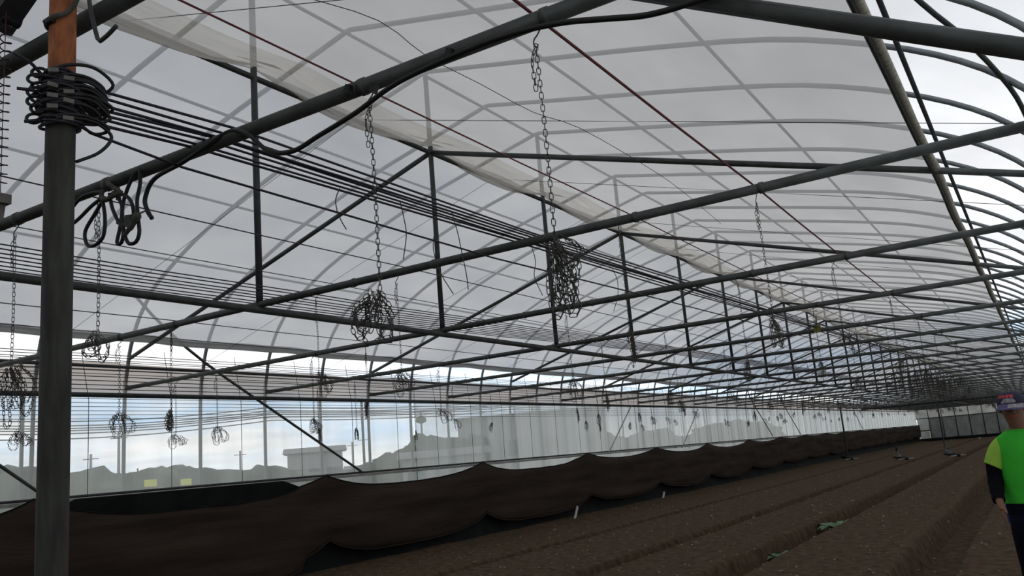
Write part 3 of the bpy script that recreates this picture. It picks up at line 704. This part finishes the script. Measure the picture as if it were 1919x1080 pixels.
# ------------------------------------------------------------------ irrigation on the beds, far machinery
def irrigation():
    boom = empty('spray_boom', (0, 56.5, 0), 'dark cross pipe hung low near the far end', 'pipe')
    MB().tube([(-9.6, 0, 2.78), (.55, 0, 2.80)], .06, 8).build('boom_pipe', 'black_rubber', boom)
    for x in (-9.2, -5.3, -1.5): MB().tube([(x, 0, 2.8), (x, 0, 2.94)], .02, 6).build('hanger', 'dark_steel', boom)
    for (x, y, top, lab) in ((-9.75, 50.9, 2.9, 'black drop hose and sprinkler lying by the cloth, leftmost'), (-6.25, 45.2, .55, 'low black sprinkler pipe on the bed, middle one'), (-4.04, 45.0, 2.8, 'tall black drop hose ending in a sprinkler on the bed')):
        e = empty('sprinkler', (x, y, 0), lab, 'sprinkler', 'sprinklers on the soil beds')
        if top > 1: pts = [(-1.2, 10, top), (-1.2, 10, .25), (-1.0, 8, .08), (-.4, 4, .06), (-.15, 1, .09), (0, 0, .12)]
        else: pts = [(-1.0, 6, .5), (-1.0, 6, .2), (-.6, 4, .09), (-.2, 1, .1), (0, 0, .12)]
        if x < -9: pts = [(0, 0, top), (0, 0, .3), (.05, -.3, .1), (0, -.5, .08)]
        MB().tube(spline(pts, 5), .045, 6).build('riser_hose', 'black_rubber', e)
        MB().tube([(-.3, 0, .16), (.35, -.6, .06)], .075, 8).build('sprinkler_head', 'black_rubber', e)
        MB().tube([(.0, -.9, .05), (.55, -.1, .05)], .025, 6).build('white_pipe', 'pale_steel', e)
irrigation()
def weed(x, y, n, h, lab):
    e = empty('weed', (x, y, furrow_depth(x, y)+.02), lab, 'plant', 'weeds in the furrows')
    for k in range(n):
        a = k*2.4; l = h*(.6+.5*random.random()); m = MB()
        d = Vector((math.cos(a), math.sin(a), 0)); s = Vector((-math.sin(a), math.cos(a), 0))
        P = [Vector((0, 0, 0)), d*l*.35+Vector((0, 0, l*.5)), d*l*.75+Vector((0, 0, l*.6)), d*l*1.1+Vector((0, 0, l*.4))]; W = [.006, l*.16, l*.2, .004]
        m.grid([[p - s*w for p, w in zip(P, W)], [p + Vector((0, 0, -.008)) for p in P], [p + s*w for p, w in zip(P, W)]]); m.build('leaf', 'weed', e)
weed(-3.52, 16.3, 16, .34, 'small green weed in the furrow right of centre')
weed(-3.60, 17.2, 9, .28, 'smaller weed just beyond the green one in the furrow')
weed(-3.66, 13.0, 8, .26, 'tiny weed low in the near part of the furrow')

# ------------------------------------------------------------------ person
def person():
    px, py = -.185, 7.3
    root = empty('person', (px, py, 0), 'person in a bright green shirt and dark cap walking between the beds', 'person')
    root.rotation_euler.z = math.radians(2)
    # facing -Y (towards the camera); his right arm is at -X
    V = []; E_ = []; R = []
    def nd(p, r, par=None):
        V.append(p); R.append(r if isinstance(r, tuple) else (r, r)); i = len(V)-1
        if par is not None: E_.append((par, i))
        return i
    pel = nd((0, 0, .95), (.15, .105)); sp = nd((0, -.005, 1.12), (.135, .095), pel); ch = nd((0, -.01, 1.32), (.155, .105), sp)
    nk0 = nd((-.005, -.015, 1.43), (.075, .07), ch); nk = nd((-.012, -.03, 1.49), (.055, .055), nk0)
    h1 = nd((-.02, -.055, 1.545), (.062, .075), nk); h2 = nd((-.025, -.06, 1.61), (.074, .088), h1); h3 = nd((-.025, -.05, 1.67), (.070, .082), h2)
    for s in (-1, 1):
        sh = nd((s*.150, -.005, 1.355), .044, ch); el = nd((s*.212, -.03, 1.13), .043, sh); wr = nd((s*.215, -.17, .975), .030, el)
        pm = nd((s*.208, -.20, .925), (.034, .018), wr)
        for k, (off, ln) in enumerate(((-.030, .060), (-.010, .070), (.010, .066), (.028, .052))):
            a = nd((s*.204+.0, -.205+off, .895), .0095, pm); b = nd((s*.200, -.212+off, .895-ln*.5), .0088, a); nd((s*.192, -.210+off*.9, .895-ln), .007, b)
        a = nd((s*.190, -.235, .915), .011, pm); nd((s*.180, -.25, .885), .009, a)
        hp = nd((s*.085, 0, .86), (.088, .095), pel); kn = nd((s*.095, -.06 if s > 0 else .05, .49), .060, hp)
        an = nd((s*.10, .02 if s > 0 else .20, .10), .042, kn); nd((s*.105, -.10 if s > 0 else .10, .05), (.040, .035), an)
    me = bpy.data.meshes.new('body'); me.from_pydata(V, E_, []); me.materials.append(MAT['skin'])
    b = obj('body', me, root); md = b.modifiers.new('skin', 'SKIN'); md.use_smooth_shade = True
    lay = me.skin_vertices[0] if me.skin_vertices else None
    if lay is None:
        bm = bmesh.new(); bm.from_mesh(me); bm.verts.layers.skin.verify(); bm.to_mesh(me); bm.free(); lay = me.skin_vertices[0]
    for i, r in enumerate(R): lay.data[i].radius = r
    lay.data[0].use_root = True
    ss = b.modifiers.new('sub', 'SUBSURF'); ss.levels = 1; ss.render_levels = 2
    b['label'] = 'brown skin of face, neck and hand'
    def ring(c, rx, ry, n=20, tilt=0.0, rotz=0.0, wob=0.0):
        out = []
        for k in range(n):
            a = 2*math.pi*k/n; w = 1+wob*math.sin(a*5+c[2]*20)
            p = Vector((rx*w*math.cos(a), ry*w*math.sin(a), 0)); p = Matrix.Rotation(tilt, 3, 'Y') @ p; p = Matrix.Rotation(rotz, 3, 'Z') @ p
            out.append(p + Vector(c))
        return out
    # shirt: torso loft
    rings = [ring((0, 0, .935), .188, .135, wob=.02), ring((0, 0, .99), .186, .132, wob=.015), ring((0, -.005, 1.10), .178, .125, wob=.01), ring((0, -.008, 1.22), .186, .130, wob=.008), ring((0, -.008, 1.32), .192, .128),
             ring((0, -.006, 1.375), .186, .116), ring((-.001, -.008, 1.41), .160, .102), ring((-.003, -.010, 1.435), .118, .090), ring((-.006, -.012, 1.452), .084, .078)]
    sh = MB().loft(rings, caps=False).build('shirt', 'shirt_green', root); sh.modifiers.new('t', 'SOLIDIFY').thickness = .006
    ss = sh.modifiers.new('s', 'SUBSURF'); ss.levels = 1; ss.render_levels = 2
    MB().tube(ring((-.006, -.014, 1.448), .086, .076), .008, 6, closed=True).build('collar', 'shirt_green', sh)
    for s in (-1, 1):
        a = Vector((s*.100, -.004, 1.400)); c = Vector((s*.215, -.028, 1.20)); R0 = [.046, .066, .070, .068, .070]; rr = []
        ax = (c-a).normalized(); u = ax.cross(Vector((0, 1, 0))).normalized(); v = ax.cross(u)
        for t, r in zip((0, .25, .5, .75, 1.0), R0):
            ctr = a.lerp(c, t) + Vector((s*.012*math.sin(math.pi*t), 0, 0)); rr.append([ctr + (u*math.cos(q)+v*math.sin(q))*r*(1+.03*math.sin(q*4+t*5)) for q in np.linspace(0, 2*math.pi, 17)[:-1]])
        sl = MB().loft(rr, caps=False).build('sleeve', 'shirt_lime', root); sl.modifiers.new('t', 'SOLIDIFY').thickness = .005; sl['label'] = 'lime yellow short sleeve'
        ss = sl.modifiers.new('s', 'SUBSURF'); ss.levels = 1; ss.render_levels = 2
        P = [Vector((s*.208, -.02, 1.23)), Vector((s*.214, -.035, 1.13)), Vector((s*.219, -.075, 1.07)), Vector((s*.219, -.13, 1.01)), Vector((s*.216, -.17, .968))]
        cu_ = MB().tube(spline(P, 4), [.054]*4+[.052]*4+[.048]*4+[.043]*4+[.040], 12, caps=False).build('arm_cover', 'sleeve_black', root); cu_['label'] = 'black arm sleeve'
    # trousers
    m = MB().loft([ring((0, 0, .985), .172, .122), ring((0, 0, .93), .178, .128), ring((0, .0, .86), .178, .130), ring((0, .0, .80), .165, .122)], caps=True)
    for s in (-1, 1):
        ky = -.06 if s > 0 else .05; ay = .02 if s > 0 else .20
        m.loft([ring((s*.083, 0, .86), .093, .118), ring((s*.088, 0, .74), .090, .105), ring((s*.094, ky*.6, .60), .078, .090), ring((s*.096, ky, .48), .068, .078), ring((s*.10, (ky+ay)/2, .28), .064, .074), ring((s*.10, ay, .11), .060, .070)], caps=True)
    tr = m.build('trousers', 'trousers_navy', root)
    MB().loft([[Vector((-.172-.006*k, y, z)) for y in (-.012, .012)] + [Vector((-.182-.006*k, y, z)) for y in (.012, -.012)] for k, z in ((1, .93), (1, .88), (.5, .80))]).build('stripe', 'blue_stripe', tr, False)
    for s in (-1, 1):
        ay = .02 if s > 0 else .20
        c = (s*.102, ay-.06, .0)
        MB().loft([ring((c[0], c[1], .005), .045, .125), ring((c[0], c[1], .04), .046, .125), ring((c[0], c[1]+.03, .08), .042, .085), ring((c[0], c[1]+.055, .12), .040, .05)]).build('shoe', 'shoe_black', root)
    # face pieces and cap
    hc = Vector((-.025, -.055, 1.60))
    MB().loft([ring(hc+Vector((0, .035, .065)), .078, .075), ring(hc+Vector((0, .04, .02)), .083, .075), ring(hc+Vector((0, .045, -.03)), .072, .060)]).build('hair', 'hair_black', root)
    f = MB(); f.loft([ring(hc+Vector((0, -.085, .012)), .010, .012, 8), ring(hc+Vector((0, -.093, -.012)), .014, .020, 8), ring(hc+Vector((0, -.085, -.03)), .017, .018, 8)]); f.build('nose', 'skin', root)
    for s in (-1, 1):
        MB().loft([ring(hc+Vector((s*.030, -.078, .015)), .012, .008, 8), ring(hc+Vector((s*.030, -.082, .020)), .012, .008, 8)]).build('eye', 'hair_black', root)
        MB().loft([ring(hc+Vector((s*.078, .0, -.02)), .008, .014, 8), ring(hc+Vector((s*.086, .002, .0)), .010, .020, 8), ring(hc+Vector((s*.084, .004, .022)), .008, .016, 8)]).build('ear', 'skin', root)
    MB().loft([ring(hc+Vector((0, -.083, -.055)), .024, .006, 10), ring(hc+Vector((0, -.084, -.048)), .024, .006, 10)]).build('mouth', 'cap_red', root)
    cap_rings = []
    for z, r in ((0.028, 1.0), (.05, 1.01), (.075, .97), (.098, .86), (.115, .66), (.125, .38), (.128, .1)):
        cap_rings.append(ring(hc+Vector((0, .005 - .02*(1-r), z)), .092*r, .108*r, 20))
    cp = MB().loft(cap_rings).build('cap', 'cap_navy', root); cp['label'] = 'dark navy cap with red and grey print'
    # brim pointing forward and down, slightly to his right
    G = []
    for t in np.linspace(0, 1, 7):
        row = []
        for a in np.linspace(-1.1, 1.1, 13):
            base = hc + Vector((.092*math.sin(a), .005-.108*math.cos(a), .035)); ext = .075*t*math.cos(a*.9)
            row.append(base + Vector((ext*.25*math.sin(a)-.2*ext, -ext, -.55*ext - .35*(.092*math.sin(a))**2*8*t)))
        G.append(row)
    br = MB().grid(G).build('brim', 'cap_purple', cp); br.modifiers.new('t', 'SOLIDIFY').thickness = .004
    MB().grid([[p + Vector((0, -.002, .006)) for p in row[5:12]] for row in G[1:6]]).build('brim_print', 'cap_grey', cp)
    # print on the cap front: a row of red shapes and a grey figure
    def onc(ax, z):
        k = np.interp(z, (.028, .05, .075, .098, .115), (1.0, 1.01, .97, .86, .66))*1.012
        return hc + Vector((.092*k*math.sin(ax), .005-.02*(1-min(1, k))-.108*k*math.cos(ax), z))
    for i, (a0, a1) in enumerate(((-1.0, -.74), (-.68, -.46), (-.40, -.12), (-.06, .22))):
        g = [[onc(a, z + (.005 if (i + j) % 2 else 0)) for j, a in enumerate(np.linspace(a0, a1, 4))] for z in (.078, .088, .099)]
        MB().grid(g).build('cap_print', 'cap_red', cp)
    MB().grid([[onc(a, z) for a in np.linspace(-.75+.9*(z-.048)*10, .35-.9*(z-.048)*8, 5)] for z in (.048, .058, .066, .075)]).build('cap_print', 'cap_grey', cp)
    MB().grid([[onc(a, z) for a in np.linspace(-.75, .3, 6)] for z in (.044, .048, .051)]).build('cap_print', 'cap_grey', cp)
person()

# ------------------------------------------------------------------ outside: trees, poles, buildings, wires
def dirp(az, d): a = math.radians(az); return -d*math.sin(a), d*math.cos(a)
def crown_mesh(seed, rx, rz):
    rd = random.Random(seed); m = MB()
    bm = bmesh.new(); bmesh.ops.create_icosphere(bm, subdivisions=3, radius=1); base = [v.co.copy() for v in bm.verts]; fs = [tuple(v.index for v in f.verts) for f in bm.faces]; bm.free()
    for k in range(7):
        c = Vector(((rd.random()-.5)*1.3*rx, (rd.random()-.5)*1.3*rx, rz*(.55+.75*rd.random()))); s = (.45+.35*rd.random())
        m.add([c + Vector((v.x*rx*s, v.y*rx*s, v.z*rz*s))*(1+.35*mnoise.noise(v*2.3+Vector((k*7.1, seed, 0)))+.15*mnoise.noise(v*7+Vector((seed, k, 0)))) - c*0 for v in base], fs)
    return m
TREES = [(64.5, 46, 2.8, 3.4), (61.2, 45, 2.5, 3.4), (58.0, 49, 2.4, 3.2), (55.0, 46, 2.2, 2.8), (52.6, 47, 2.1, 2.8), (50.0, 51, 2.4, 2.6), (47.2, 55, 2.4, 2.5),
         (41.4, 58, 1.7, 2.4), (39.3, 56, 1.7, 3.0), (37.2, 55, 1.7, 3.8), (35.2, 59, 1.7, 3.7), (27.0, 80, 3.0, 4.0), (23.0, 84, 3.4, 3.6), (17, 95, 4.5, 4.0)]
CM = [crown_mesh(k, 1, .62).mesh('crown', ['leaf_dark', 'leaf_mid'][k % 2]) for k in range(5)]
TRK = MB().tube([(0, 0, -.4), (0, 0, .7)], [.07, .05], 6).mesh('trunk', 'bark')
for i, (az, d, r, h) in enumerate(TREES):
    x, y = dirp(az, d)
    lab = NTH[i] + ' hazy tree from the left in the row beyond the side film'
    e = empty('tree', (x, y, 0), lab, 'tree', 'trees beyond the side wall'); e.rotation_euler.z = i*1.3
    c = obj('crown', CM[i % 5], e); c.scale = (r, r, h/1.3)
    t = obj('trunk', TRK, e); t.scale = (2.5, 2.5, h*.5)
for (az, d, h, lab) in ((57.4, 60, 4.4, 'short utility pole just right of the column'), (55.9, 55, 5.3, 'tall utility pole beyond the film right of the column'), (54.86, 80, 3.8, 'thin far utility pole above the hedge'), (48.97, 70, 4.3, 'utility pole left of the grey house'), (42.05, 75, 4.5, 'thin mast right of the grey house'), (41.35, 78, 5.0, 'taller thin mast right of the grey house'), (37.54, 70, 6.3, 'pole with a round top above the dark tree')):
    x, y = dirp(az, d); e = empty('utility_pole', (x, y, -.35), lab, 'pole', 'poles beyond the side wall')
    MB().tube([(0, 0, 0), (0, 0, h)], [.11, .07], 8).build('pole', 'concrete_pole', e)
    MB().box((0, 0, h-.3), (.45, .025, .025), Matrix.Rotation(.8, 3, 'Z')).build('cross_arm', 'concrete_pole', e, False)
    if az == 37.54: MB().tube([(0, 0, h-.95), (0, 0, h-.8), (0, 0, h-.5), (0, 0, h-.35)], [.15, .45, .4, .15], 10).build('round_top', 'leaf_dark', e)
def house(az, d, w, dep, h, rh, rot, lab, nwin):
    x, y = dirp(az, d); e = empty('building', (x, y, -.35), lab, 'building', 'buildings beyond the side wall'); e.rotation_euler.z = rot
    MB().box((0, 0, h/2), (w/2, dep/2, h/2)).build('walls', 'building_grey', e, False)
    MB().add([(-w/2-.3, -dep/2-.3, h), (w/2+.3, -dep/2-.3, h), (w/2+.3, dep/2+.3, h), (-w/2-.3, dep/2+.3, h), (-w/2-.3, 0, h+rh), (w/2+.3, 0, h+rh)], [(0, 1, 5, 4), (2, 3, 4, 5), (0, 4, 3), (1, 2, 5), (0, 3, 2, 1)]).build('roof', 'building_roof', e, False)
    for k in range(nwin): MB().box((-w/2+(k+.5)*w/nwin, -dep/2-.03, h*.55), (.45, .04, .5)).build('window', 'building_pane', e, False)
house(44.4, 62, 3.6, 4, 3.5, .4, math.radians(44), 'grey flat house beyond the film behind the wind brace', 3)
house(39.6, 72, 7, 4, 2.2, .3, math.radians(40), 'long low shed beyond the film left of the dark tree', 4)
house(30.3, 64, 10.4, 6, 5.0, .25, math.radians(30), 'tall grey hall behind the far side film with painted haze', 4)
house(36.2, 49, 4.5, 3, 2.4, .4, math.radians(36), 'pale low shed in front of the dark tree', 3)
for (az, d, lab) in ((54.15, 36, 'yellow board low in the field, left one'), (52.15, 40, 'yellow board low in the field, right one')):
    x, y = dirp(az, d); e = empty('field_board', (x, y, -.35), lab, 'board', 'yellow boards in the field'); e.rotation_euler.z = math.radians(az)
    MB().box((0, 0, 2.17 if az > 53 else 2.13), (.22, .03, .13)).build('board', 'sign_yellow', e, False); MB().tube([(0, .05, 0), (0, .05, 1.7)], .03, 6).build('post', 'concrete_pole', e)
for k, dz in enumerate((.45, .18, .02, -.12, -.30, -.62)):
    ax, ay = dirp(66, 55); bx, by = dirp(47, 60); cx, cy = dirp(30, 78)
    a = Vector((ax, ay, 5.75+dz)); b = Vector((bx, by, 5.95+dz*.8)); c = Vector((cx, cy, 6.5+dz*.7))
    P = [a.lerp(b, t) - Vector((0, 0, .45*math.sin(math.pi*t))) for t in np.linspace(0, 1, 14)] + [b.lerp(c, t) - Vector((0, 0, .35*math.sin(math.pi*t))) for t in np.linspace(0, 1, 14)[1:]]
    o = MB().tube(P, .035, 5).build('power_line', 'black_rubber'); tag(o, NTH[k] + ' power line from the top crossing the sky beyond the film', 'cable', 'power lines outside')
